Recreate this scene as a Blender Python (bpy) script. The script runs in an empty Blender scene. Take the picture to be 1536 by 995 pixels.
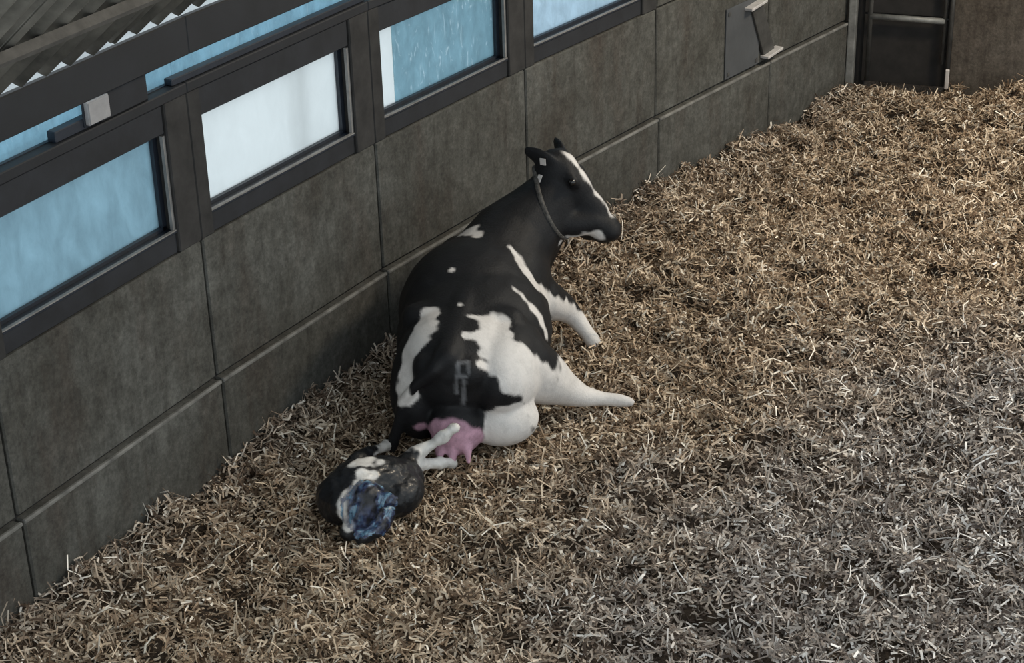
import bpy, bmesh, math, os
import numpy as np
from mathutils import Vector, Matrix, noise as mnoise

sc = bpy.context.scene
COL = sc.collection

# ------------------------------------------------------------------ camera
cam_data = bpy.data.cameras.new('camera')
cam = bpy.data.objects.new('camera', cam_data); COL.objects.link(cam)
cam_data.sensor_fit = 'HORIZONTAL'; cam_data.sensor_width = 36.0
cam_data.lens = 2738.18 * 36.0 / 1536.0
cam_data.clip_end = 200
CAM_YAW, CAM_PITCH, CAM_ROLL = 0.5995, 0.4644, -0.0294
cam.matrix_world = (Matrix.Translation((5.683, -4.414, 4.740)) @ Matrix.Rotation(CAM_YAW, 4, 'Z')
                    @ Matrix.Rotation(math.pi / 2 - CAM_PITCH, 4, 'X') @ Matrix.Rotation(CAM_ROLL, 4, 'Z'))
sc.camera = cam

# ------------------------------------------------------------------ world, lights, exposure
world = bpy.data.worlds.new('world'); sc.world = world; world.use_nodes = True
bg = world.node_tree.nodes['Background']
bg.inputs[0].default_value = (0.86, 0.95, 1.0, 1)      # bright overcast sky
bg.inputs[1].default_value = 1.3
def area_light(name, loc, target, size, power, color):
    l = bpy.data.lights.new(name, 'AREA'); l.shape = 'RECTANGLE'; l.size, l.size_y = size
    l.energy = power; l.color = color
    o = bpy.data.objects.new(name, l); COL.objects.link(o); o.location = loc
    o.rotation_euler = (Vector(target) - Vector(loc)).to_track_quat('-Z', 'Y').to_euler()
    return o
area_light('added_warm_light', (4.2, 7.0, 5.2), (1.6, 5.0, 0), (0.8, 0.8), 260, (1.0, 0.84, 0.62))  # unseen warm light, added to bring the straw towards tan
vs = sc.view_settings
vs.view_transform = 'Standard'; vs.look = 'None'; vs.gamma = 1.0; vs.use_curve_mapping = False
vs.exposure = 0.0

# ------------------------------------------------------------------ node material helpers
def new_mat(name):
    m = bpy.data.materials.new(name); m.use_nodes = True
    nt = m.node_tree; b = nt.nodes['Principled BSDF']
    return m, nt, b
def N(nt, kind, **kw):
    n = nt.nodes.new(kind)
    for k, v in kw.items():
        if k.startswith('i_'): n.inputs[k[2:].replace('_', ' ')].default_value = v
        else: setattr(n, k, v)
    return n
def ramp(nt, fac, stops):
    r = nt.nodes.new('ShaderNodeValToRGB'); e = r.color_ramp.elements
    while len(e) > 1: e.remove(e[-1])
    e[0].position, e[0].color = stops[0][0], (*stops[0][1], 1)
    for p, c in stops[1:]:
        x = e.new(p); x.color = (*c, 1)
    nt.links.new(fac, r.inputs[0]); return r.outputs[0]
def mixc(nt, f, a, b, mode='MIX'):
    m = nt.nodes.new('ShaderNodeMix'); m.data_type = 'RGBA'; m.blend_type = mode
    for sock, v in ((m.inputs[0], f), (m.inputs[6], a), (m.inputs[7], b)):
        if hasattr(v, 'is_linked'): nt.links.new(v, sock)
        elif isinstance(v, (int, float)): sock.default_value = v
        else: sock.default_value = (*v, 1)
    return m.outputs[2]
def obj_coords(nt, scale=(1, 1, 1)):
    t = nt.nodes.new('ShaderNodeTexCoord'); mp = nt.nodes.new('ShaderNodeMapping')
    nt.links.new(t.outputs['Object'], mp.inputs[0]); mp.inputs['Scale'].default_value = scale
    return mp.outputs[0]
def noise_fac(nt, co, scale, detail=6, rough=0.6, dist=0.0):
    n = nt.nodes.new('ShaderNodeTexNoise'); nt.links.new(co, n.inputs['Vector'])
    n.inputs['Scale'].default_value = scale; n.inputs['Detail'].default_value = detail
    n.inputs['Roughness'].default_value = rough; n.inputs['Distortion'].default_value = dist
    return n.outputs['Fac']
def bump(nt, b, h, strength, dist=0.01):
    n = nt.nodes.new('ShaderNodeBump'); n.inputs['Strength'].default_value = strength
    n.inputs['Distance'].default_value = dist
    nt.links.new(h, n.inputs['Height']); nt.links.new(n.outputs[0], b.inputs['Normal'])

def concrete(name, dark, light, stain, rust, streak=(5, 5, 0.7)):
    m, nt, b = new_mat(name)
    co = obj_coords(nt)
    big = noise_fac(nt, co, 1.6, 5, 0.65, 0.3)
    c = ramp(nt, big, [(0.32, dark), (0.68, light)])
    st = noise_fac(nt, obj_coords(nt, streak), 3.0, 6, 0.7)
    c = mixc(nt, ramp(nt, st, [(0.48, (0, 0, 0)), (0.70, (0.62,) * 3)]), c, stain)
    rs = noise_fac(nt, obj_coords(nt, (2.2, 2.2, 0.6)), 1.7, 5, 0.7)
    c = mixc(nt, ramp(nt, rs, [(0.50, (0, 0, 0)), (0.75, (0.7,) * 3)]), c, rust)
    bl = noise_fac(nt, co, 13, 5, 0.75)
    c = mixc(nt, 0.8, c, ramp(nt, bl, [(0.30, (0.55,) * 3), (0.52, (1.0,) * 3), (0.72, (1.45,) * 3)]), 'MULTIPLY')
    fine = noise_fac(nt, co, 45, 5, 0.75)
    c = mixc(nt, 0.75, c, ramp(nt, fine, [(0.30, (0.6,) * 3), (0.70, (1.35,) * 3)]), 'MULTIPLY')
    nt.links.new(c, b.inputs['Base Color']); b.inputs['Roughness'].default_value = 0.9
    b.inputs['Specular IOR Level'].default_value = 0.2
    bump(nt, b, fine, 0.5, 0.008)
    return m
def plain(name, col, rough=0.6, metal=0.0, var=0.25, scale=9, bumpv=0.15):
    m, nt, b = new_mat(name)
    co = obj_coords(nt)
    f = noise_fac(nt, co, scale, 6, 0.65)
    c = ramp(nt, f, [(0.3, tuple(v * (1 - var) for v in col)), (0.7, tuple(min(1, v * (1 + var)) for v in col))])
    nt.links.new(c, b.inputs['Base Color']); b.inputs['Roughness'].default_value = rough
    b.inputs['Metallic'].default_value = metal
    bump(nt, b, noise_fac(nt, co, scale * 6, 4), bumpv, 0.004)
    return m
M = {}
M['concrete'] = concrete('precast_concrete', (0.056, 0.053, 0.045), (0.106, 0.105, 0.095), (0.044, 0.041, 0.035), (0.064, 0.051, 0.042))
M['concrete_back'] = concrete('back_wall_concrete', (0.075, 0.062, 0.048), (0.115, 0.098, 0.082), (0.040, 0.031, 0.025), (0.05, 0.036, 0.028))
M['lit_edge'] = plain('pale_lit_edge', (0.155, 0.15, 0.138), 0.9, 0, 0.5, 9)
M['timber'] = plain('dark_timber', (0.011, 0.0118, 0.0150), 0.75, 0, 0.45, 6)
M['post'] = plain('weathered_post', (0.023, 0.0215, 0.0205), 0.85, 0, 0.5, 8)
M['beam'] = plain('dark_painted_beam', (0.0085, 0.009, 0.0115), 0.6, 0, 0.35, 4)
M['frame'] = plain('dark_window_frame', (0.014, 0.018, 0.027), 0.45, 0, 0.3, 12)
M['frame_light'] = plain('worn_frame_edge', (0.20, 0.19, 0.18), 0.5, 0, 0.3, 12)
M['sheet'] = plain('fibre_cement_sheet', (0.135, 0.125, 0.105), 0.85, 0, 0.5, 5)
M['purlin'] = plain('purlin_timber', (0.10, 0.09, 0.078), 0.8, 0, 0.4, 10)
M['galv'] = plain('dull_galvanised_steel', (0.20, 0.20, 0.19), 0.5, 0.3, 0.35, 14)
M['galv_dark'] = plain('dark_steel', (0.07, 0.068, 0.064), 0.55, 0.3, 0.35, 14)
M['void'] = plain('dark_sheeting_and_gaps', (0.016, 0.014, 0.013), 0.85, 0, 0.5, 6)
M['box'] = plain('pale_grey_plastic', (0.30, 0.29, 0.29), 0.5, 0, 0.12, 20, 0.05)
M['plate'] = plain('blue_grey_plate', (0.066, 0.069, 0.073), 0.6, 0, 0.15, 5)
M['yard'] = plain('pale_yard', (0.42, 0.44, 0.45), 0.9, 0, 0.2, 2)
M['bright'] = plain('bright_worn_metal', (0.55, 0.52, 0.50), 0.4, 0.2, 0.2, 20)
M['strap'] = plain('worn_strap', (0.075, 0.068, 0.06), 0.7, 0, 0.9, 60)
M['tag'] = plain('pale_tag', (0.50, 0.46, 0.43), 0.5, 0, 0.1, 20)

def pane_mat(name, tint, trans, dirt, marks=0.0, spec_seed=0.0):
    """dirty translucent glazing: daylight scatters through it and some of the yard shows"""
    m, nt, b = new_mat(name)
    nt.nodes.remove(b)
    out = nt.nodes['Material Output']
    co = obj_coords(nt, (1, 1, 0.5))
    f = noise_fac(nt, co, 9 + spec_seed, 6, 0.75, 0.4)
    col = ramp(nt, f, [(0.35, tuple(v * (1 - dirt) for v in tint)), (0.7, tint)])
    if marks:
        w = noise_fac(nt, obj_coords(nt, (4, 4, 1.2)), 5 + spec_seed, 3, 0.6, 1.5)
        col = mixc(nt, ramp(nt, w, [(0.60, (0, 0, 0)), (0.68, (marks,) * 3)]), col, (0.86, 0.94, 0.98))
    tl = nt.nodes.new('ShaderNodeBsdfTranslucent'); nt.links.new(col, tl.inputs[0])
    tp = nt.nodes.new('ShaderNodeBsdfTransparent'); nt.links.new(col, tp.inputs[0])
    gl = nt.nodes.new('ShaderNodeBsdfGlossy'); gl.inputs['Roughness'].default_value = 0.25
    a = nt.nodes.new('ShaderNodeMixShader'); a.inputs[0].default_value = trans
    nt.links.new(tl.outputs[0], a.inputs[1]); nt.links.new(tp.outputs[0], a.inputs[2])
    c = nt.nodes.new('ShaderNodeMixShader'); c.inputs[0].default_value = 0.04
    nt.links.new(a.outputs[0], c.inputs[1]); nt.links.new(gl.outputs[0], c.inputs[2])
    nt.links.new(c.outputs[0], out.inputs[0])
    return m

# ------------------------------------------------------------------ object helpers
def obj(name, bm_or_mesh, mat, parent=None, smooth=False):
    if isinstance(bm_or_mesh, bmesh.types.BMesh):
        me = bpy.data.meshes.new(name); bm_or_mesh.to_mesh(me); bm_or_mesh.free()
    else: me = bm_or_mesh
    if mat is not None: me.materials.append(mat)
    if smooth:
        for p in me.polygons: p.use_smooth = True
    o = bpy.data.objects.new(name, me); COL.objects.link(o)
    if parent is not None: o.parent = parent
    return o
def tag(o, label, cat=None, kind=None, group=None):
    o['label'] = label
    if cat: o['category'] = cat
    if kind: o['kind'] = kind
    if group: o['group'] = group
    return o
def empty(name, loc=(0, 0, 0)):
    o = bpy.data.objects.new(name, None); COL.objects.link(o); o.location = loc
    o.empty_display_size = 0.1
    return o
def add_hexa(bm, pts):
    """pts: 8 points, bottom ring 0-3 then top ring 4-7"""
    v = [bm.verts.new(p) for p in pts]
    for f in ((3, 2, 1, 0), (4, 5, 6, 7), (0, 1, 5, 4), (1, 2, 6, 5), (2, 3, 7, 6), (3, 0, 4, 7)):
        bm.faces.new([v[i] for i in f])
    return v
def bevel(bm, w, seg=2):
    bmesh.ops.bevel(bm, geom=bm.edges[:], offset=w, segments=seg, affect='EDGES', profile=0.6)
def recalc(bm): bmesh.ops.recalc_face_normals(bm, faces=bm.faces[:])
def add_tube(bm, p0, p1, r, n=12, cap=True):
    p0, p1 = Vector(p0), Vector(p1); d = (p1 - p0).normalized()
    u = d.orthogonal().normalized(); w = d.cross(u)
    ra = [bm.verts.new(p0 + r * (math.cos(2 * math.pi * i / n) * u + math.sin(2 * math.pi * i / n) * w)) for i in range(n)]
    rb = [bm.verts.new(p1 + r * (math.cos(2 * math.pi * i / n) * u + math.sin(2 * math.pi * i / n) * w)) for i in range(n)]
    for i in range(n): bm.faces.new((ra[i], ra[(i + 1) % n], rb[(i + 1) % n], rb[i]))
    if cap: bm.faces.new(ra[::-1]); bm.faces.new(rb)

# ------------------------------------------------------------------ the left wall
NODE = [(0.137, -1.460), (0.0, 0.0), (-0.136, 1.460), (-0.201, 2.926), (-0.183, 4.392), (-0.103, 5.857), (0.010, 7.319), (0.137, 8.780)]
ZJ, ZS, TEND = 0.454, 1.214, 5.816      # course joint, top of the concrete, corner
def bay(t):
    i = max(-1, min(5, math.floor(t + 1e-9)))
    return i
def wp(t, z, d=0.0, i=None):
    """point on the wall: t in bays, height z, d metres into the barn"""
    if i is None: i = bay(t)
    a, b = Vector(NODE[i + 1]), Vector(NODE[i + 2]); u = b - a
    n = Vector((u.y, -u.x)).normalized()
    q = a + u * (t - i) + n * d
    return Vector((q.x, q.y, z))
def wbox(bm, t0, t1, z0, z1, d0, d1, i=None):
    if i is None: i = bay((t0 + t1) / 2)
    pts = [wp(t, z, d, i) for z in (z0, z1) for t, d in ((t0, d0), (t0, d1), (t1, d1), (t1, d0))]
    add_hexa(bm, pts); recalc(bm)
def wpart(name, t0, t1, z0, z1, d0, d1, mat, parent, bev=0.006):
    bm = bmesh.new(); wbox(bm, t0, t1, z0, z1, d0, d1)
    if bev: bevel(bm, bev, 1)
    return obj(name, bm, mat, parent)

wall = tag(empty('wall_left'), 'long dark precast concrete wall with a row of windows', 'wall', 'structure')
G = 0.0045
for i in range(-1, 6):
    e = min(i + 1, TEND)
    wpart('concrete_panel', i + G, e - G, -0.15, ZJ - 0.004, -0.14, 0.030, M['concrete'], wall, 0.009)
    wpart('concrete_panel', i + G, e - G, ZJ + 0.010, ZS - 0.004, -0.14, 0.0, M['concrete'], wall, 0.008)
    wpart('lit_edge_strip', i + G, e - G, ZJ - 0.022, ZJ - 0.002, 0.015, 0.036, M['lit_edge'], wall, 0.005)  # pale strip added: light caught on the lower panel's top edge, as colour
    wpart('joint_backing', i, e, -0.15, ZS - 0.02, -0.13, -0.02, M['void'], wall, 0)
    if i in (-1, 4, 5):
        wpart('concrete_panel', i + G, e - G, ZS + 0.006, 2.0, -0.14, 0.002, M['concrete'], wall, 0.008)
# posts, sill rails, header, eave beam
O0, O1 = 0.065, 0.885                    # window opening inside a bay
RC = -0.085                              # glazing plane
for i in range(0, 4):
    wpart('post', i + O1, i + 1 - 0.0005, ZS, 1.96, -0.14, 0.004, M['post'], wall, 0.006)
    wpart('post', i + 0.0005, i + O0, ZS, 1.96, -0.14, 0.004, M['post'], wall, 0.006)
    wpart('sill_rail', i + O0, i + O1, ZS, 1.318, -0.14, -0.012, M['timber'], wall, 0.006)
    wpart('header_rail', i + O0, i + O1, 1.815, 1.955, -0.14, -0.01, M['timber'], wall, 0.006)
for i in range(-1, 5):
    wpart('upper_rail', i, i + 1, 1.962, 2.012, -0.14, 0.012, M['beam'], wall, 0.005)
for i in range(-1, 5):
    wpart('eave_beam', i, i + 1, 2.155, 2.335, 0.012, 0.05, M['beam'], wall, 0.006)

# main windows
pane_kind = {
    0: (pane_mat('hazy_blue_pane', (0.57, 0.72, 0.79), 0.35, 0.20, 0.0, 0.0), 'hazy pale blue window, nearest the camera at the left edge'),
    1: (pane_mat('white_lit_pane', (0.98, 1.0, 1.0), 0.30, 0.05, 0.0, 2.0), 'brightest, almost white window above the concrete wall'),
    2: (pane_mat('smeared_blue_pane', (0.54, 0.71, 0.78), 0.35, 0.22, 0.85, 1.0), 'blue window with whitish curved smears and white edge'),
    3: (pane_mat('streaky_pale_pane', (0.80, 0.92, 1.0), 0.35, 0.22, 0.5, 3.0), 'pale streaky window cut off by the top of the picture'),
}
for i in range(4):
    mat, lab = pane_kind[i]
    w = tag(empty('window_%d' % (i + 1)), lab, 'window', 'structure')
    z0, z1 = 1.325, 1.812
    fr = 0.016 / 1.466
    fw = 0.032
    bm = bmesh.new()
    fb = fw / 1.466
    for a0, a1, b0, b1 in ((O0, O1, z0 - 0.005, z0 + fw * 0.6), (O0, O1, z1 - fw * 0.5, z1 + 0.003), (O0, O0 + fb * 0.7, z0, z1), (O1 - fb, O1, z0, z1)):
        wbox(bm, i + a0, i + a1, b0, b1, RC - 0.02, RC + 0.022)
    obj('frame', bm, M['frame'], w)
    bm = bmesh.new(); wbox(bm, i + (0.208 if i == 2 else O0 + 0.004), i + O1 - 0.004, z0, z1, RC - 0.006, RC)
    obj('pane', bm, mat, w)
    bm = bmesh.new(); wbox(bm, i + O0 + 0.002, i + O1 - 0.002, 1.3185, 1.327, RC + 0.022, -0.004)
    obj('window_sill', bm, M['frame'], w)
    bm = bmesh.new(); wbox(bm, i + O0 + 0.002, i + O1 - 0.002, 1.324, 1.334, -0.022, -0.006)
    obj('sill_lip', bm, M['frame_light'], w)
    bm = bmesh.new(); wbox(bm, i + O1 - 0.012, i + O1 - 0.001, 1.335, 1.805, -0.03, -0.012)
    obj('jamb_strip', bm, M['frame_light'], w)
    if i == 2:
        bm = bmesh.new(); wbox(bm, i + O0 + 0.004, i + 0.205, z0, z1, RC - 0.006, RC)
        obj('edge_pane', bm, pane_kind[1][0], w)
    if i == 1:
        bm = bmesh.new(); wbox(bm, 1.645, 1.668, z0 + 0.01, z1 - 0.01, RC - 0.09, RC - 0.06)
        obj('outer_bar', bm, M['galv'], w)
# strip windows under the eave
def strip_window(n, t0, t1, z0, z1, lab, mat):
    w = tag(empty('window_%d' % n), lab, 'window', 'structure')
    k = int(math.floor(t0))
    cuts = [t0] + [float(q) for q in range(k + 1, int(math.floor(t1)) + 1)] + [t1]
    for a, b in zip(cuts[:-1], cuts[1:]):
        bm = bmesh.new(); wbox(bm, a, b, z0, z1, -0.075, -0.07); obj('pane', bm, mat, w)
        bm = bmesh.new(); wbox(bm, a, b, z0 - 0.012, z0 + 0.004, -0.09, -0.05)
        wbox(bm, a, b, z1 - 0.004, z1 + 0.012, -0.09, -0.05)
        obj('frame', bm, M['frame'], w)
    return w
sp = pane_mat('strip_pane', (0.58, 0.78, 0.88), 0.4, 0.25, 0.35, 4.0)
strip_window(5, -1.0, 0.60, 2.012, 2.15, 'narrow blue strip window under the eave, ending at the grey box', sp)
strip_window(6, 0.825, 2.6, 2.012, 2.15, 'narrow pale blue strip window under the eave, right of the grey box', sp)
wpart('filler_board', 0.60, 0.825, 2.012, 2.155, -0.14, -0.005, M['timber'], wall, 0.004)
wpart('filler_board', -0.999 + 1.40, 0.60, 2.012, 2.062, -0.06, -0.01, M['frame'], wall, 0.004)
wpart('filler_board', 0.95, 2.0, 2.012, 2.045, -0.06, -0.01, M['frame'], wall, 0.004)
for i in (2.6,):
    wpart('filler_board', 2.6, 3.0, 2.012, 2.155, -0.14, -0.005, M['timber'], wall, 0.004)
for i in (3, 4): wpart('filler_board', i, i + 1, 2.012, 2.155, -0.14, -0.005, M['timber'], wall, 0.004)
b = tag(empty('junction_box', wp(0.58, 2.03, 0.02)), 'small pale grey box fixed below the eave beam between strip windows', 'box')
def wchild(name, root, t0, t1, z0, z1, d0, d1, mat, bev=0.004):
    bm = bmesh.new(); wbox(bm, t0, t1, z0, z1, d0, d1)
    if bev: bevel(bm, bev, 2)
    bmesh.ops.translate(bm, verts=bm.verts, vec=-Vector(root.location))
    return obj(name, bm, mat, root)
wchild('box_body', b, 0.532, 0.628, 2.03, 2.135, -0.006, 0.016, M['box'], 0.003)
wchild('box_lid', b, 0.5345, 0.6255, 2.034, 2.131, 0.016, 0.021, M['box'], 0.002)
wchild('mounting_plate', b, 0.525, 0.636, 2.022, 2.142, -0.012, -0.005, M['frame'], 0.002)

# ------------------------------------------------------------------ roof over the eave
PITCH = math.radians(40)
roof = tag(empty('roof'), 'underside of a corrugated roof with daylight at the eave', 'roof', 'structure')
RH = Vector((-0.0927, 0.9957, 0)); RN = Vector((0.9957, 0.0927, 0))      # along the eave, into the barn
def roof_pt(y, s_, h=0.0):
    """y metres along the eave, s_ metres up the slope, h above the sheet plane"""
    return RH * y + RN * (0.03 + s_ * math.cos(PITCH) - h * math.sin(PITCH)) + Vector((0, 0, 2.372 + s_ * math.sin(PITCH) + h * math.cos(PITCH)))
def corr(y): return 0.040 * math.cos(2 * math.pi * y / 0.15)
SW = 1.05
y0 = -2.2
k = 0
while y0 < 7.0:
    bm = bmesh.new(); nx = 56
    rows = []
    for s_ in (0.0, 0.6, 1.5, 2.4, 3.3):
        for hh in (0.0, 0.007):
            r = []
            for a in range(nx + 1):
                y = y0 + SW * a / nx
                h = corr(y) + hh + (0.008 if k % 2 else 0)
                r.append(bm.verts.new(roof_pt(y, s_, h)))
            rows.append(r)
    for q in range(0, len(rows) - 2, 2):
        for a in range(nx):
            bm.faces.new((rows[q][a], rows[q][a + 1], rows[q + 2][a + 1], rows[q + 2][a]))
            bm.faces.new((rows[q + 1][a], rows[q + 3][a], rows[q + 3][a + 1], rows[q + 1][a + 1]))
    for q in (0, len(rows) - 2):
        for a in range(nx): bm.faces.new((rows[q][a], rows[q + 1][a], rows[q + 1][a + 1], rows[q][a + 1]))
    recalc(bm)
    obj('roof_sheet', bm, M['sheet'], roof, True)
    y0 += SW; k += 1
for s_ in (0.52, 1.4, 2.3, 3.2):
    bm = bmesh.new()
    add_hexa(bm, [roof_pt(yy, s_ + ds, h) for h in (-0.085, -0.042) for (yy, ds) in ((-2.2, 0), (7.0, 0), (7.0, 0.05), (-2.2, 0.05))]); recalc(bm)
    obj('purlin', bm, M['purlin'], roof)

# ------------------------------------------------------------------ back wall and gate
HB = -0.26
BC = wp(TEND, 0, 0); BD = Vector((math.cos(HB), -math.sin(HB), 0)); BN = Vector((BD.y, -BD.x, 0))   # BN points to the camera side
def bp(u, z, d=0.0): return Vector((BC.x, BC.y, 0)) + BD * u + BN * d + Vector((0, 0, z))
def bbox(bm, u0, u1, z0, z1, d0, d1):
    add_hexa(bm, [bp(u, z, d) for z in (z0, z1) for u, d in ((u0, d0), (u0, d1), (u1, d1), (u1, d0))]); recalc(bm)
wb = tag(empty('wall_back'), 'dark brown concrete wall at the far end of the pen', 'wall', 'structure')
def bpart(name, u0, u1, z0, z1, d0, d1, mat, parent, bev=0.008):
    bm = bmesh.new(); bbox(bm, u0, u1, z0, z1, d0, d1)
    if bev: bevel(bm, bev, 1)
    bmesh.ops.translate(bm, verts=bm.verts, vec=-Vector(parent.location))
    return obj(name, bm, mat, parent)
for a, c in ((0.80, 2.30), (2.30, 3.80), (3.80, 5.3)):
    bpart('concrete_panel', a + 0.004, c - 0.004, -0.15, 1.2, -0.16, 0, M['concrete_back'], wb)
    bpart('concrete_panel', a + 0.004, c - 0.004, 1.21, 2.4, -0.16, 0, M['concrete_back'], wb)
bpart('lintel', -0.1, 0.80, 1.6, 2.4, -0.16, -0.02, M['concrete_back'], wb)
tr = tag(obj('trim_1', None or (lambda bm: (bbox(bm, 0.015, 0.075, -0.1, 1.9, -0.02, 0.07), bevel(bm, 0.008, 2), bm)[2])(bmesh.new()), M['galv']),
         'pale grey steel corner post where the two walls meet', 'post', 'structure')
g = tag(empty('gate', bp(0.47, 0, -0.02)), 'dark sheeted gate in a grey tube frame at the far wall', 'gate')
def gtube(name, a, c, r, mat=None):
    bm = bmesh.new(); add_tube(bm, a, c, r, 12); recalc(bm)
    bmesh.ops.translate(bm, verts=bm.verts, vec=-Vector(g.location))
    return obj(name, bm, mat or M['galv_dark'], g, True)
gtube('stile', bp(0.175, -0.02, 0.0), bp(0.175, 1.5, 0.0), 0.019)
gtube('stile', bp(0.745, 0.16, 0.0), bp(0.745, 1.5, 0.0), 0.016)
gtube('rail', bp(0.175, 0.50, 0.0), bp(0.745, 0.50, 0.0), 0.024, M['galv'])
gtube('rail', bp(0.175, 1.05, 0.0), bp(0.745, 1.05, 0.0), 0.02)
gtube('rail', bp(0.175, 1.48, 0.0), bp(0.745, 1.48, 0.0), 0.02)
bpart('sheet_panel', 0.12, 0.80, -0.05, 0.49, -0.10, -0.07, M['void'], g, 0.003)
bpart('sheet_panel', 0.12, 0.80, 0.51, 1.5, -0.10, -0.07, M['void'], g, 0.003)
hp = tag(obj('hanging_post', (lambda bm: (add_tube(bm, bp(0.795, -0.05, 0.03), bp(0.795, 1.5, 0.03), 0.018, 12), recalc(bm), bm)[2])(bmesh.new()), M['galv_dark'], None, True),
         'thin dark steel post on the right of the gate', 'post')
bm = bmesh.new(); bbox(bm, 0.785, 0.815, -0.02, 0.14, 0.05, 0.075); bevel(bm, 0.005, 1)
tag(obj('marker_stake', bm, M['tag']), 'short whitish stake at the foot of the gate post', 'stake')
bpart('dark_gap_panel', -0.35, 0.14, -0.1, 1.9, -0.14, -0.09, M['void'], wb, 0)  # dark panel added; its colour stands for the black of the gap
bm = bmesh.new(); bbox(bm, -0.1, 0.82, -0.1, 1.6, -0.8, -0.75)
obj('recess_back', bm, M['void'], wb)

# bracket and plate on the left wall near the corner
br = tag(empty('wall_bracket', wp(4.95, 0.5, 0.02)), 'dark steel bracket with bright end flanges on the left wall', 'bracket')
def brhex(name, tz0, tz1, d0, d1, wt, mat):
    """leaning bar between two (t, z) points"""
    bm = bmesh.new(); (ta, za), (tb, zb) = tz0, tz1
    pts = [wp(ta, za, d0, 4), wp(ta, za, d1, 4), wp(ta + wt, za + 0.02, d1, 4), wp(ta + wt, za + 0.02, d0, 4),
           wp(tb, zb, d0, 4), wp(tb, zb, d1, 4), wp(tb + wt, zb + 0.02, d1, 4), wp(tb + wt, zb + 0.02, d0, 4)]
    add_hexa(bm, pts); recalc(bm); bevel(bm, 0.003, 1)
    bmesh.ops.translate(bm, verts=bm.verts, vec=-Vector(br.location))
    return obj(name, bm, mat, br)
brhex('web', (4.935, 0.52), (4.80, 0.93), 0.004, 0.03, 0.10, M['galv_dark'])
brhex('flange', (4.925, 0.505), (4.925, 0.525), 0.004, 0.075, 0.145, M['bright'])
brhex('flange', (4.755, 0.925), (4.755, 0.945), 0.004, 0.075, 0.145, M['bright'])
pl = tag(empty('wall_plate', wp(4.7, 0.5, 0.01)), 'smooth blue grey plate on the left wall beside the bracket', 'plate')
wchild('plate_sheet', pl, 4.59, 4.90, 0.475, 0.99, 0.002, 0.012, M['plate'], 0.003)
for (t, z) in ((4.615, 0.51), (4.615, 0.95), (4.875, 0.51)):
    wchild('bolt', pl, t - 0.01, t + 0.01, z - 0.014, z + 0.014, 0.012, 0.02, M['galv_dark'], 0.003)

# yard outside the windows
bm = bmesh.new()
add_hexa(bm, [(-16, -12, -0.4), (-0.35, -12, -0.4), (-0.35, 16, -0.4), (-16, 16, -0.4), (-16, -12, -0.2), (-0.35, -12, -0.2), (-0.35, 16, -0.2), (-16, 16, -0.2)]); recalc(bm)
tag(obj('yard', bm, M['yard']), 'pale concrete yard outside the barn windows', 'yard', 'structure')

# ------------------------------------------------------------------ straw bedding
rng = np.random.default_rng(7)
def vnoise(x, y, seed):
    """cheap smooth value noise, vectorised"""
    xi, yi = np.floor(x).astype(np.int64), np.floor(y).astype(np.int64); fx, fy = x - xi, y - yi
    def h(a, b):
        n = (a * 374761393 + b * 668265263 + seed * 974634777) & 0xffffffff
        n = ((n ^ (n >> 13)) * 1274126177) & 0xffffffff
        return ((n ^ (n >> 16)) & 0xffff) / 65535.0
    u, v = fx * fx * (3 - 2 * fx), fy * fy * (3 - 2 * fy)
    return (h(xi, yi) * (1 - u) + h(xi + 1, yi) * u) * (1 - v) + (h(xi, yi + 1) * (1 - u) + h(xi + 1, yi + 1) * u) * v
NX = np.array([n[0] for n in NODE]); NY = np.array([n[1] for n in NODE])
def wall_x(y): return np.interp(y, NY, NX)
def ground_z(x, y):
    z = 0.10 * (vnoise(x * 1.1, y * 1.1, 1) - 0.5) + 0.085 * (vnoise(x * 3.3, y * 3.3, 2) - 0.5) + 0.10 * (vnoise(x * 8, y * 8, 3) - 0.5) + 0.06 * (vnoise(x * 18, y * 18, 4) - 0.5)
    pits = np.clip(vnoise(x * 5.5 + 3, y * 5.5, 9) - 0.70, 0, 1)
    z = z - 0.34 * pits - 0.10 * np.clip((y - 4.8) / 2.2, 0, 1) + 0.26 * np.clip((y - 7.2) / 1.6, 0, 1) * np.clip((x - 0.85) / 0.7, 0, 1)
    dw = x - wall_x(y)
    z = z + 0.05 * np.exp(-np.maximum(dw, 0) / 0.25) * (0.4 + vnoise(y * 2.5, y * 0 + 3, 5))
    # the cow and the calf press the bedding flat
    for cx, cy, r in ((0.62, 2.6, 0.75), (0.45, 3.2, 0.6), (0.86, 1.3, 0.32), (1.1, 2.6, 0.4), (0.75,1.75,0.35)):
        w = np.exp(-(((x - cx) ** 2 + (y - cy) ** 2) / r ** 2) ** 2)
        z = z * (1 - 0.85 * w) - 0.01 * w
    return z
gx = np.arange(-0.25, 6.8, 0.036); gy = np.arange(-2.6, 9.9, 0.036)
X, Y = np.meshgrid(gx, gy); Z = ground_z(X, Y) - 0.03
verts = np.stack([X.ravel(), Y.ravel(), Z.ravel()], 1)
nxg, nyg = len(gx), len(gy)
idx = np.arange(nxg * nyg).reshape(nyg, nxg)
faces = np.stack([idx[:-1, :-1].ravel(), idx[:-1, 1:].ravel(), idx[1:, 1:].ravel(), idx[1:, :-1].ravel()], 1)
def np_mesh(name, v, f):
    me = bpy.data.meshes.new(name); n = f.shape[1]
    me.vertices.add(len(v)); me.vertices.foreach_set('co', v.astype(np.float32).ravel())
    me.loops.add(f.size); me.loops.foreach_set('vertex_index', f.astype(np.int32).ravel())
    me.polygons.add(len(f)); me.polygons.foreach_set('loop_start', np.arange(0, f.size, n, dtype=np.int32))
    me.polygons.foreach_set('loop_total', np.full(len(f), n, dtype=np.int32))
    me.update(calc_edges=True); me.validate(); return me
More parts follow.
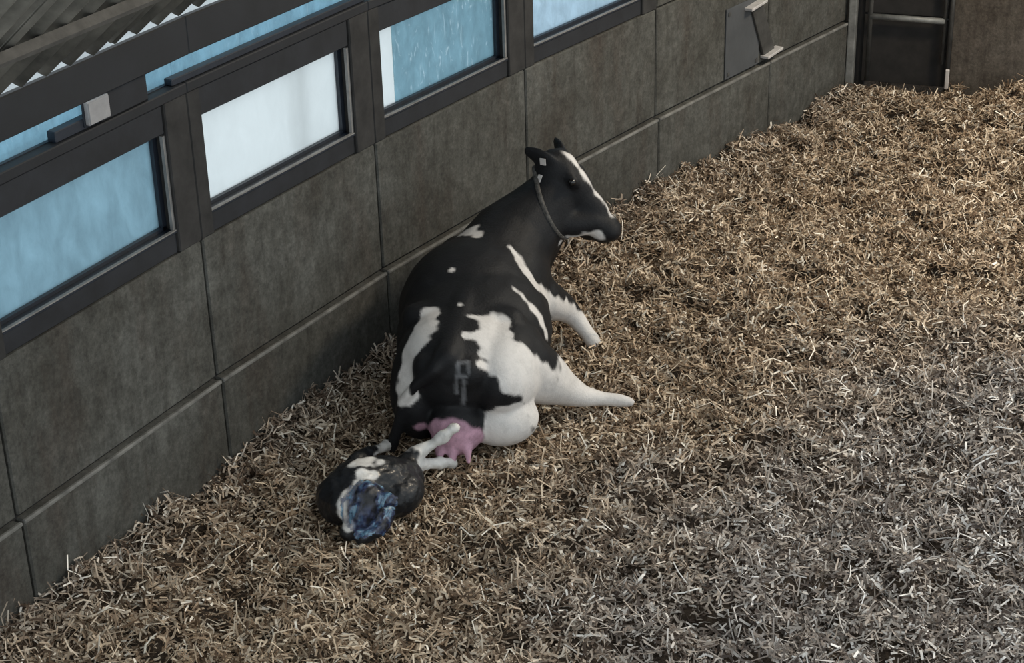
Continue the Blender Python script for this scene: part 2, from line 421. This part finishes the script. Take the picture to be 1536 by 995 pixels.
m, nt, bs = new_mat('trampled_bedding')
co = obj_coords(nt)
c = ramp(nt, noise_fac(nt, co, 30, 6, 0.75), [(0.3, (0.022, 0.014, 0.009)), (0.7, (0.10, 0.068, 0.043))])
nt.links.new(c, bs.inputs['Base Color']); bs.inputs['Roughness'].default_value = 1.0
bump(nt, bs, noise_fac(nt, co, 60, 5), 1.0, 0.02)
fl = obj('floor', np_mesh('floor', verts, faces), m, None, True)
tag(fl, 'uneven trampled brown bedding floor under the loose straw', 'floor', 'structure')

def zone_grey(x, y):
    """straw greyed by position: near right carries painted cool daylight, plus a wall strip"""
    a = 0.95 / (1 + np.exp(-(x - 2.28 - 0.12 * (y - 2.2) ** 2 + 1.1 * (vnoise(x * 1.7, y * 1.7, 21) - 0.5) + 0.5 * (vnoise(x * 5, y * 5, 23) - 0.5)) / 0.34))  # cool daylight on the near right, painted into the straw colour
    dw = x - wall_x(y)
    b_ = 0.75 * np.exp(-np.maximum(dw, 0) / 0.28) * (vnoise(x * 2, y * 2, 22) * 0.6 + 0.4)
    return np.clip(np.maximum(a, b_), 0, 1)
NS = int(os.environ.get('SCENE_STRAW', '250000'))
m_try = int(NS * 3.0)
sx, sy = rng.uniform(-0.15, 5.9, m_try), rng.uniform(-2.1, 9.7, m_try)
# the pen in view, with a margin all round; it thins out at the rim
edge = np.minimum(5.6 - 0.26 * np.maximum(sy - 1.0, 0) - sx, sy + 1.9 - 0.42 * (sx - 0.3))
keep = (sx > wall_x(sy) + 0.03) & (edge > rng.uniform(-0.5, 0.1, m_try)) & (sy < 8.40 + 0.26 * sx)
sx, sy = sx[keep][:NS], sy[keep][:NS]; n = len(sx)
long_ = rng.random(n) < 0.22
ln = np.where(long_, rng.uniform(0.08, 0.15, n), rng.uniform(0.028, 0.072, n)); wd = np.where(long_, rng.uniform(0.005, 0.008, n), rng.uniform(0.007, 0.0135, n))
az = rng.uniform(0, 2 * np.pi, n); el = rng.normal(0, 0.50, n); el = np.clip(el, -1.2, 1.2)
dx, dy, dz = np.cos(az) * np.cos(el), np.sin(az) * np.cos(el), np.sin(el)
D = np.stack([dx, dy, dz], 1); S = np.stack([-np.sin(az), np.cos(az), 0 * az], 1)
tw = rng.normal(0, 0.7, n)[:, None]; U = np.cross(S, D); S2 = S * np.cos(tw) + U * np.sin(tw)
bend = rng.normal(0, 0.3, n)[:, None]; bend2 = rng.normal(0, 0.4, n)[:, None]
base = np.stack([sx, sy, ground_z(sx, sy) + rng.uniform(-0.035, 0.018, n) + 0.25 * np.abs(np.sin(el)) * ln], 1)
P0 = base - D * (ln / 2)[:, None]; P2 = base + D * (ln / 2)[:, None]
P1 = base + U * bend * ln[:, None] * 0.5 + S * bend2 * ln[:, None] * 0.5
hw = (wd / 2)[:, None]
V = np.stack([P0 - S2 * hw, P0 + S2 * hw, P1 - S2 * hw, P1 + S2 * hw, P2 - S2 * hw, P2 + S2 * hw], 1).reshape(-1, 3)
b0 = np.arange(n) * 6
F = np.concatenate([np.stack([b0, b0 + 1, b0 + 3, b0 + 2], 1), np.stack([b0 + 2, b0 + 3, b0 + 5, b0 + 4], 1)], 0)
minx = wall_x(V[:, 1]) + 0.02
V[:, 0] = np.maximum(V[:, 0], minx)
me = np_mesh('straw', V, F)
tan = np.array([[0.47, 0.355, 0.245], [0.66, 0.54, 0.40], [0.26, 0.18, 0.115], [0.10, 0.062, 0.036], [0.86, 0.77, 0.64]])
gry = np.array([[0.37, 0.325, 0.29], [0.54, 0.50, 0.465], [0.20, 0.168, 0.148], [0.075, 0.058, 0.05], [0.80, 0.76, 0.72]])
pick = rng.choice(5, n, p=[0.33, 0.2, 0.21, 0.19, 0.07]); jit = rng.uniform(0.8, 1.2, (n, 1))
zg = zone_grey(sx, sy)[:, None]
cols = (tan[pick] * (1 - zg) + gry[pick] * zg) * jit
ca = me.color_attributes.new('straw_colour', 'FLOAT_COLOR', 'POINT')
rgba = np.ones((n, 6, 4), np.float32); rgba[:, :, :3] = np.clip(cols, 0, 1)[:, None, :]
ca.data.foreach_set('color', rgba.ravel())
m, nt, bs = new_mat('straw')
at = nt.nodes.new('ShaderNodeAttribute'); at.attribute_name = 'straw_colour'
nt.links.new(at.outputs['Color'], bs.inputs['Base Color']); bs.inputs['Roughness'].default_value = 0.65
bs.inputs['Specular IOR Level'].default_value = 0.25
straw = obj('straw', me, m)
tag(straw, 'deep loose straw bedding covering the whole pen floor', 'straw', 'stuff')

# ------------------------------------------------------------------ animals
def unit_ball(u, v):
    V = [(0, 0, 1)]
    for j in range(1, v):
        t = math.pi * j / v
        V += [(math.sin(t) * math.cos(2 * math.pi * i / u), math.sin(t) * math.sin(2 * math.pi * i / u), math.cos(t)) for i in range(u)]
    V.append((0, 0, -1)); F = []
    for i in range(u): F.append((0, 1 + i, 1 + (i + 1) % u))
    for j in range(v - 2):
        for i in range(u):
            a, b_ = 1 + j * u + i, 1 + j * u + (i + 1) % u
            F += [(a, a + u, b_ + u), (a, b_ + u, b_)]
    n = len(V) - 1; k = 1 + (v - 2) * u
    for i in range(u): F.append((k + i, n, k + (i + 1) % u))
    return np.array(V), np.array(F)
BALLS = {18: unit_ball(18, 12), 12: unit_ball(12, 8)}
class Soup:
    """overlapping closed shapes, merged into one skin by skin_mesh"""
    def __init__(self): self.v, self.f, self.n = [], [], 0
    def add(self, V, F): self.v.append(V); self.f.append(F + self.n); self.n += len(V)
    def mesh(self, name): return np_mesh(name, np.concatenate(self.v), np.concatenate(self.f))
def add_ball(sp_, c, r, rot=None, u=18):
    V, F = BALLS[u]
    V = V * np.array(r if hasattr(r, '__len__') else (r, r, r))
    if rot is not None: V = V @ np.array(rot.to_3x3()).T
    sp_.add(V + np.array(c), F)
def add_chain(sp_, pts):
    """pts: (x, y, z, radius) joints; overlapping balls that taper from joint to joint"""
    for a, b_ in zip(pts[:-1], pts[1:]):
        pa, pb = Vector(a[:3]), Vector(b_[:3]); L = (pb - pa).length
        k = max(2, int(L / (0.22 * max(0.02, min(a[3], b_[3])))))
        for q in range(k + 1):
            f = q / k; add_ball(sp_, pa.lerp(pb, f), a[3] * (1 - f) + b_[3] * f, None, 12)
def frame_rot(x_axis, up=(0, 0, 1)):
    x = Vector(x_axis).normalized(); y = Vector(up).cross(x).normalized(); z = x.cross(y)
    return Matrix((x, y, z)).transposed()
def skin_mesh(name, bm, voxel, smooth_it=10, factor=0.5):
    me = bm.mesh(name + '_raw')
    o = bpy.data.objects.new(name + '_raw', me); COL.objects.link(o)
    rm = o.modifiers.new('r', 'REMESH'); rm.mode = 'VOXEL'; rm.voxel_size = voxel
    sm = o.modifiers.new('s', 'SMOOTH'); sm.factor = factor; sm.iterations = smooth_it
    dg = bpy.context.evaluated_depsgraph_get(); dg.update()
    out = bpy.data.meshes.new_from_object(o.evaluated_get(dg))
    bpy.data.objects.remove(o); bpy.data.meshes.remove(me)
    out.name = name
    for p in out.polygons: p.use_smooth = True
    return out
def seg_dist(P, a, b_):
    a, b_ = np.array(a), np.array(b_); d = b_ - a; L = max(d @ d, 1e-9)
    t = np.clip(((P - a) @ d) / L, 0, 1); return np.linalg.norm(P - (a + t[:, None] * d), axis=1)
def fuzz(P, scale, amp, seed=0):
    return amp * np.array([mnoise.noise(Vector(p * scale) + Vector((seed, 0, 0))) for p in P])
def paint(me, name, P, patches, amp=0.018, scale=14, soft=0.008):
    """patches: capsule chains [(x,y,z,r), ...] -> 0..1 mask stored on the vertices"""
    d = np.full(len(P), 9.0)
    for ch in patches:
        if len(ch) == 1: ch = [ch[0], ch[0]]
        for a, b_ in zip(ch[:-1], ch[1:]):
            A, B = np.array(a[:3]), np.array(b_[:3]); dd = B - A; L = max(dd @ dd, 1e-9)
            t = np.clip(((P - A) @ dd) / L, 0, 1)
            d = np.minimum(d, np.linalg.norm(P - (A + t[:, None] * dd), axis=1) - (a[3] * (1 - t) + b_[3] * t))
    near = np.abs(d) < 0.08
    d[near] += fuzz(P[near], scale, amp, len(name))
    w = np.clip(0.5 - d / (2 * soft), 0, 1)
    at = me.attributes.new(name, 'FLOAT', 'POINT'); at.data.foreach_set('value', w.astype(np.float32))
def coords(me):
    P = np.empty(len(me.vertices) * 3, np.float32); me.vertices.foreach_get('co', P); return P.reshape(-1, 3).astype(float)
def coat_mat(name, black, rough, white=(0.66, 0.62, 0.585), pink=(0.47, 0.275, 0.345), spec=0.25, grime=0.5, coat=0.0):
    m, nt, bs = new_mat(name)
    co = obj_coords(nt)
    hair = noise_fac(nt, obj_coords(nt, (1, 1, 1)), 70, 4, 0.7)
    bl = ramp(nt, noise_fac(nt, co, 6, 4), [(0.3, tuple(v * 0.8 for v in black)), (0.7, tuple(v * 1.25 for v in black))])
    wh = ramp(nt, noise_fac(nt, co, 10, 6, 0.7), [(0.28, tuple(v * (1 - 0.45 * grime) for v in white)), (0.55, white)])
    a1 = nt.nodes.new('ShaderNodeAttribute'); a1.attribute_name = 'white'
    a2 = nt.nodes.new('ShaderNodeAttribute'); a2.attribute_name = 'pink'
    pk = ramp(nt, noise_fac(nt, co, 18, 5, 0.7), [(0.3, tuple(v * 0.65 for v in pink)), (0.7, tuple(min(1, v * 1.3) for v in pink))])
    a3 = nt.nodes.new('ShaderNodeAttribute'); a3.attribute_name = 'brand'
    bl = mixc(nt, a3.outputs['Fac'], bl, (0.13, 0.13, 0.135))
    c = mixc(nt, a1.outputs['Fac'], bl, wh); c = mixc(nt, a2.outputs['Fac'], c, pk)
    nt.links.new(c, bs.inputs['Base Color']); bs.inputs['Roughness'].default_value = rough
    bs.inputs['Specular IOR Level'].default_value = spec; bs.inputs['Coat Weight'].default_value = coat
    bs.inputs['Coat Roughness'].default_value = 0.15
    bump(nt, bs, hair, 0.4, 0.008)
    return m

# ---- cow: local frame x forward, y to its left, z up
COW_O = (0.90, 2.00, 0.0); COW_H = math.radians(23.5)
cow = tag(empty('cow', COW_O), 'black and white cow lying against the wall, seen from behind', 'cow')
cow.rotation_euler = (0, 0, math.pi / 2 + COW_H)
bm = Soup()
add_ball(bm, (0.70, 0.0, 0.38), (0.64, 0.41, 0.37))
add_ball(bm, (1.10, 0.0, 0.41), (0.46, 0.34, 0.385))
add_ball(bm, (0.34, 0.0, 0.43), (0.38, 0.33, 0.265))
add_chain(bm, [(0.44, 0.24, 0.585, 0.09), (0.44, 0, 0.61, 0.10), (0.44, -0.24, 0.585, 0.09)])
add_chain(bm, [(0.05, 0.10, 0.50, 0.09), (0.05, -0.10, 0.50, 0.09)])
add_chain(bm, [(0.03, 0, 0.58, 0.07), (0.45, 0, 0.645, 0.09), (0.9, 0, 0.68, 0.10), (1.2, 0, 0.72, 0.10)])
add_ball(bm, (0.31, 0.19, 0.29), (0.34, 0.17, 0.29))
add_ball(bm, (0.34, -0.24, 0.40), (0.35, 0.20, 0.235))
add_ball(bm, (0.90, 0.06, 0.43), (0.50, 0.39, 0.375))
# right hind leg stretched out to its right, hoof
add_chain(bm, [(0.36, -0.28, 0.40, 0.19), (0.47, -0.38, 0.28, 0.155), (0.56, -0.48, 0.17, 0.10), (0.61, -0.58, 0.095, 0.062), (0.65, -0.69, 0.065, 0.040), (0.67, -0.77, 0.05, 0.040), (0.685, -0.835, 0.035, 0.030)])
# lower thigh of the other hind leg and udder
add_ball(bm, (0.18, -0.225, 0.185), (0.17, 0.205, 0.15))
add_ball(bm, (0.03, -0.03, 0.19), (0.12, 0.14, 0.15))
for ty, tz in ((-0.10, 0.07), (-0.02, 0.05), (0.05, 0.06)):
    add_chain(bm, [(-0.05, ty, tz + 0.07, 0.03), (-0.10, ty - 0.015, tz, 0.018)])
# tail swept over its left buttock
add_chain(bm, [(0.05, 0.01, 0.60, 0.055), (-0.04, 0.05, 0.55, 0.04), (-0.04, 0.15, 0.46, 0.030), (-0.015, 0.235, 0.34, 0.026), (0.01, 0.27, 0.20, 0.026), (0.03, 0.30, 0.09, 0.036), (0.02, 0.31, 0.03, 0.022)])
# shoulders, brisket, forelegs
for s_ in (1, -1): add_ball(bm, (1.16, 0.20 * s_, 0.42), (0.30, 0.14, 0.30))
add_ball(bm, (1.42, -0.02, 0.35), (0.24, 0.23, 0.29))
add_chain(bm, [(1.20, -0.26, 0.38, 0.13), (1.38, -0.36, 0.24, 0.085), (1.42, -0.42, 0.17, 0.06), (1.39, -0.50, 0.08, 0.045), (1.36, -0.54, 0.04, 0.05)])
add_chain(bm, [(1.25, 0.25, 0.25, 0.10), (1.50, 0.22, 0.10, 0.07), (1.38, 0.27, 0.06, 0.045)])
# neck
add_chain(bm, [(1.12, 0, 0.51, 0.29), (1.36, -0.08, 0.62, 0.25), (1.48, -0.20, 0.73, 0.20), (1.56, -0.30, 0.84, 0.16)])
add_chain(bm, [(1.42, -0.06, 0.45, 0.22), (1.50, -0.22, 0.66, 0.16)])
# head
HP = Vector((1.58, -0.335, 1.095)); HD = Vector((-0.04, -0.33, -0.38)).normalized(); HU = Vector((0.0, -0.72, 0.68))
HU = (HU - HD * HU.dot(HD)).normalized(); HS = HD.cross(HU)
def hp_(a, b_=0.0, c=0.0): return HP + HD * a + HU * b_ + HS * c
HR = Matrix((HD, HS, HU)).transposed()
def hball(a, b_, c, r): add_ball(bm, hp_(a, b_, c), r, HR)
hball(0.07, -0.09, 0, (0.13, 0.115, 0.13))
hball(0.18, -0.10, 0, (0.17, 0.105, 0.135))
hball(0.19, -0.19, 0, (0.14, 0.085, 0.13))
hball(0.34, -0.09, 0, (0.16, 0.078, 0.105))
hball(0.49, -0.095, 0, (0.085, 0.088, 0.092))
hball(0.36, -0.19, 0, (0.15, 0.06, 0.06))
hball(0.19, -0.29, 0, (0.13, 0.075, 0.12))
add_chain(bm, [(1.46, -0.33, 0.71, 0.085), (1.48, -0.42, 0.71, 0.08), (1.50, -0.54, 0.715, 0.06)])
hball(0.53, -0.07, 0, (0.055, 0.085, 0.06))
hball(0.10, -0.02, 0, (0.09, 0.10, 0.05))
for s_ in (1, -1):
    hball(0.16, -0.02, 0.095 * s_, (0.05, 0.03, 0.035))
    hball(0.55, -0.06, 0.045 * s_, (0.025, 0.022, 0.022))
    e0 = hp_(0.03, -0.03, 0.09 * s_); back = -0.03 if (e0 - HP).x < 0 else 0.02
    e1 = e0 + Vector((0.05, 0.17, 0.05)) if (e0 - HP).x < 0 else e0 + Vector((0.05, 0.03, 0.02))
    add_ball(bm, e0.lerp(e1, 0.55), (0.115, 0.058, 0.022), frame_rot(e1 - e0, (1, 0, 0.3)))
cow_me = skin_mesh('cow_body', bm, 0.0125, 16)
P = coords(cow_me)
COW_WHITE = [
    [(0.46, -0.40, 0.28, 0.14), (0.60, -0.60, 0.08, 0.14), (0.72, -0.92, 0.03, 0.12)],      # stretched hind leg
    [(0.359, 0.156, 0.662, 0.049), (0.212, 0.159, 0.64, 0.076), (0.086, 0.216, 0.512, 0.058), (-0.006, 0.22, 0.401, 0.070)],   # left buttock
    [(0.328, -0.192, 0.642, 0.075), (0.158, -0.225, 0.597, 0.100), (0.096, -0.336, 0.517, 0.125), (0.28, -0.426, 0.3, 0.116)],   # right thigh
    [(0.299, -0.055, 0.689, 0.013), (0.316, -0.147, 0.664, 0.036)],
    [(0.153, -0.063, 0.654, 0.013), (0.178, -0.138, 0.638, 0.04)],
    [(0.044, -0.162, 0.559, 0.018), (0.076, -0.223, 0.547, 0.04)],
    [(0.17, -0.24, 0.15, 0.19), (0.05, -0.30, 0.22, 0.12)], [(0.24, -0.34, 0.20, 0.15)],                                  # folded hind leg
    [(1.184, 0.165, 0.741, 0.018), (1.141, 0.099, 0.783, 0.045), (1.06, 0.035, 0.794, 0.018)],   # withers
    [(1.027, -0.149, 0.747, 0.013), (0.95, -0.226, 0.676, 0.04), (0.894, -0.306, 0.589, 0.044), (1.104, -0.341, 0.391, 0.050)],
    [(1.152, -0.37, 0.341, 0.060), (1.301, -0.402, 0.217, 0.09), (1.349, -0.488, 0.094, 0.10), (1.36, -0.56, 0.04, 0.10)],
    [(0.651, -0.232, 0.679, 0.009), (0.629, -0.315, 0.606, 0.022), (0.641, -0.371, 0.518, 0.031), (0.64, -0.398, 0.423, 0.027)],
    [(1.555, -0.370, 1.100, 0.018), (1.550, -0.420, 1.058, 0.030), (1.545, -0.478, 0.983, 0.016), (1.545, -0.520, 0.908, 0.010), (1.54, -0.576, 0.832, 0.012), (1.54, -0.634, 0.752, 0.018)],   # blaze
    [(1.42, -0.345, 0.635, 0.030), (1.44, -0.41, 0.635, 0.036), (1.45, -0.493, 0.65, 0.034), (1.46, -0.57, 0.665, 0.024)],   # under the jaw
    [(0.686, 0.105, 0.763, 0.009)], [(0.362, -0.002, 0.715, 0.009)],
]
paint(cow_me, 'white', P, COW_WHITE, 0.028, 20, 0.007)
paint(cow_me, 'pink', P, [[(-0.03, -0.03, 0.13, 0.155), (-0.06, -0.06, 0.05, 0.12)], [(0.0, 0.15, 0.19, 0.03)]])
paint(cow_me, 'brand', P, [[(-0.029, -0.065, 0.535, 0.008), (-0.006, -0.062, 0.579, 0.008), (0.015, -0.108, 0.578, 0.008), (-0.024, -0.117, 0.536, 0.008)],
    [(-0.026, -0.053, 0.421, 0.008), (-0.034, -0.058, 0.519, 0.008), (-0.032, -0.105, 0.52, 0.008)], [(-0.036, -0.095, 0.496, 0.008), (-0.007, -0.08, 0.355, 0.010)]], 0.006, 40, 0.006)
M['cow'] = coat_mat('cow_coat', (0.0095, 0.0093, 0.0102), 0.55, spec=0.2)
body = obj('body', cow_me, M['cow'], cow, True)

from mathutils.bvhtree import BVHTree
bmt = bmesh.new(); bmt.from_mesh(cow_me); tree = BVHTree.FromBMesh(bmt); bmt.free()
def hug_band(tree, centre, axis, width, thick, n=56, reach=0.5, shift=0.0):
    """strap that follows the skin around a limb or neck"""
    centre, axis = Vector(centre), Vector(axis).normalized(); u = axis.orthogonal().normalized(); w = axis.cross(u)
    R = []
    for k in range(n):
        d = math.cos(2 * math.pi * k / n) * u + math.sin(2 * math.pi * k / n) * w
        hit = tree.ray_cast(centre + d * reach, -d)
        R.append((d, (centre - hit[0]).length if hit[0] is not None else 0.2))
    rad = [sum(R[(k + j) % n][1] for j in (-2, -1, 0, 1, 2)) / 5 for k in range(n)]
    bm = bmesh.new(); rows = []
    for off, rr in ((-width / 2, 0.0), (-width / 2, thick), (width / 2, thick), (width / 2, 0.0)):
        rows.append([bm.verts.new(centre + axis * off + R[k][0] * (rad[k] + 0.004 + rr)) for k in range(n)])
    for q in range(4):
        for k in range(n):
            bm.faces.new((rows[q][k], rows[q][(k + 1) % n], rows[(q + 1) % 4][(k + 1) % n], rows[(q + 1) % 4][k]))
    recalc(bm); return bm
collar = obj('collar', hug_band(tree, (1.51, -0.275, 0.84), (0.05, -0.85, 0.42), 0.026, 0.005), M['strap'], cow, True)
collar['label'] = 'worn pale strap around its neck'
def near_skin(p): return tree.find_nearest(Vector(p))
def tag_plate(name, p, w, h, parent, mat, up=(0, 0, 1)):
    q, nrm, _, _ = near_skin(p)
    f = frame_rot(nrm, up); bm = bmesh.new()
    add_hexa(bm, [q + nrm * (0.003 + d) + f @ Vector((0, y, z)) for z in (-h / 2, h / 2) for y, d in ((-w / 2, 0), (w / 2, 0), (w / 2, 0.006), (-w / 2, 0.006))])
    recalc(bm); bevel(bm, 0.002, 1)
    return obj(name, bm, mat, parent)
EARTAG = (1.489, -0.254, 1.07)
et = tag_plate('ear_tag', EARTAG, 0.036, 0.042, cow, M['tag']); et['label'] = 'whitish ear tag'
ct = tag_plate('collar_tag', (1.479, -0.235, 0.971), 0.028, 0.042, collar, M['tag'])
M['eye'] = plain('dark_eye', (0.01, 0.008, 0.007), 0.1, 0, 0.1)
for s_ in (1, -1):
    sp_ = Soup(); add_ball(sp_, hp_(0.16, -0.02, 0.115 * s_), 0.022)
    obj('eye', sp_.mesh('eye'), M['eye'], cow, True)

# ---- calf: just born, curled in the straw behind the cow, hind legs still towards her
CALF_O = (0.86, 1.30, 0.0)
calf = tag(empty('calf', CALF_O), 'wet newborn black and white calf curled in the straw behind the cow', 'calf')
bm = Soup()
add_chain(bm, [(0.035, 0.32, 0.10, 0.10), (0.01, 0.2, 0.135, 0.135), (-0.05, 0.06, 0.15, 0.15), (-0.08, -0.02, 0.13, 0.13)])
add_ball(bm, (0.10, 0.19, 0.10), (0.11, 0.15, 0.10))
add_ball(bm, (-0.09, 0.02, 0.09), (0.10, 0.14, 0.09))
add_chain(bm, [(-0.08, -0.03, 0.14, 0.11), (-0.02, -0.08, 0.15, 0.085), (0.05, -0.04, 0.17, 0.08)])
add_chain(bm, [(0.06, -0.02, 0.18, 0.085), (0.078, -0.07, 0.13, 0.072), (0.06, -0.125, 0.075, 0.05), (0.052, -0.15, 0.055, 0.043)])
for e0, e1 in (((0.0, 0.0, 0.20), (-0.09, 0.03, 0.24)), ((0.12, -0.01, 0.19), (0.20, 0.03, 0.18))):
    e0, e1 = Vector(e0), Vector(e1)
    add_ball(bm, e0.lerp(e1, 0.5), (0.065, 0.035, 0.014), frame_rot(e1 - e0, (0, -1, 0.6)))
add_chain(bm, [(0.05, 0.32, 0.10, 0.07), (0.0, 0.40, 0.10, 0.050), (0.02, 0.455, 0.105, 0.040), (0.045, 0.51, 0.09, 0.027), (0.072, 0.575, 0.075, 0.034), (0.088, 0.605, 0.062, 0.027), (0.098, 0.635, 0.05, 0.031)])
add_chain(bm, [(0.0, 0.36, 0.12, 0.065), (-0.005, 0.43, 0.15, 0.048), (0.02, 0.48, 0.175, 0.038), (0.065, 0.53, 0.205, 0.026), (0.11, 0.57, 0.245, 0.034), (0.125, 0.588, 0.262, 0.025), (0.142, 0.605, 0.278, 0.030)])
add_chain(bm, [(-0.13, 0.06, 0.11, 0.07), (-0.19, 0.24, 0.17, 0.048), (-0.22, 0.36, 0.15, 0.034), (-0.25, 0.48, 0.10, 0.026), (-0.275, 0.60, 0.06, 0.032), (-0.285, 0.64, 0.045, 0.030)])
add_chain(bm, [(0.12, 0.04, 0.08, 0.06), (0.16, -0.06, 0.05, 0.035), (0.12, -0.14, 0.035, 0.028)])
calf_me = skin_mesh('calf_body', bm, 0.0085, 8)
PC = coords(calf_me)
nr = np.empty(len(PC) * 3, np.float32); calf_me.vertices.foreach_get('normal', nr); nr = nr.reshape(-1, 3)
PC = PC + nr * (fuzz(PC, 26, 0.006, 3) + fuzz(PC, 70, 0.003, 5))[:, None]
calf_me.vertices.foreach_set('co', PC.astype(np.float32).ravel()); calf_me.update()
CALF_WHITE = [
    [(0.0, 0.42, 0.10, 0.06), (0.04, 0.52, 0.085, 0.07), (0.09, 0.63, 0.055, 0.09)],
    [(0.0, 0.45, 0.15, 0.05), (0.06, 0.53, 0.20, 0.06), (0.15, 0.62, 0.29, 0.09)],
    [(-0.20, 0.26, 0.12, 0.05), (-0.29, 0.66, 0.04, 0.06)],
    [(-0.051, 0.046, 0.296, 0.024), (-0.03, 0.095, 0.296, 0.045), (-0.042, 0.147, 0.292, 0.040)],
    [(0.02, 0.108, 0.287, 0.018), (0.023, 0.157, 0.288, 0.022)],
    [(0.021, 0.027, 0.273, 0.034), (0.05, 0.066, 0.262, 0.028)],
    [(0.031, -0.023, 0.258, 0.020), (0.018, -0.101, 0.229, 0.022), (0.018, -0.141, 0.191, 0.022), (0.026, -0.147, 0.134, 0.022), (0.064, -0.162, 0.107, 0.034)],
]
paint(calf_me, 'white', PC, CALF_WHITE, 0.012, 24, 0.006)
paint(calf_me, 'pink', PC, [[(9, 9, 9, 0.01)]])
M['calf'] = coat_mat('wet_calf_coat', (0.008, 0.0085, 0.010), 0.42, (0.66, 0.63, 0.59), spec=0.3, grime=0.7, coat=0.12)
calf_body = obj('body', calf_me, M['calf'], calf, True)
m, nt, bs = new_mat('membrane_sheen')
co = obj_coords(nt)
f = noise_fac(nt, obj_coords(nt, (1.5, 0.8, 0.7)), 14, 4, 0.6, 0.5)
nt.links.new(ramp(nt, f, [(0.38, (0.010, 0.013, 0.035)), (0.52, (0.035, 0.05, 0.13)), (0.62, (0.10, 0.20, 0.28)), (0.72, (0.42, 0.56, 0.64))]), bs.inputs['Base Color'])  # blue sheen and pale glints painted into the membrane's colour
al = ramp(nt, f, [(0.40, (0.10,) * 3), (0.62, (0.9,) * 3)]); nt.links.new(al, bs.inputs['Alpha'])
bs.inputs['Roughness'].default_value = 0.12; bs.inputs['Coat Weight'].default_value = 0.6
bump(nt, bs, noise_fac(nt, co, 40, 4), 0.6, 0.01)
def film(me, name, centre, radius, off, mat, parent):
    bm = bmesh.new(); bm.from_mesh(me)
    c = Vector(centre)
    kill = [f for f in bm.faces if (f.calc_center_median() - c).length > radius + 0.03 * mnoise.noise(f.calc_center_median() * 30)]
    bmesh.ops.delete(bm, geom=kill, context='FACES')
    nrm = [(v, v.normal.copy()) for v in bm.verts]
    for v, q in nrm: v.co += q * (off + 0.004 * mnoise.noise(v.co * 45))
    return obj(name, bm, mat, parent, True)
FILM = (0.12, -0.06, 0.16)
fm = film(calf_me, 'membrane_sheen', FILM, 0.135, 0.006, m, calf); fm['label'] = 'birth membrane with painted bluish sheen'
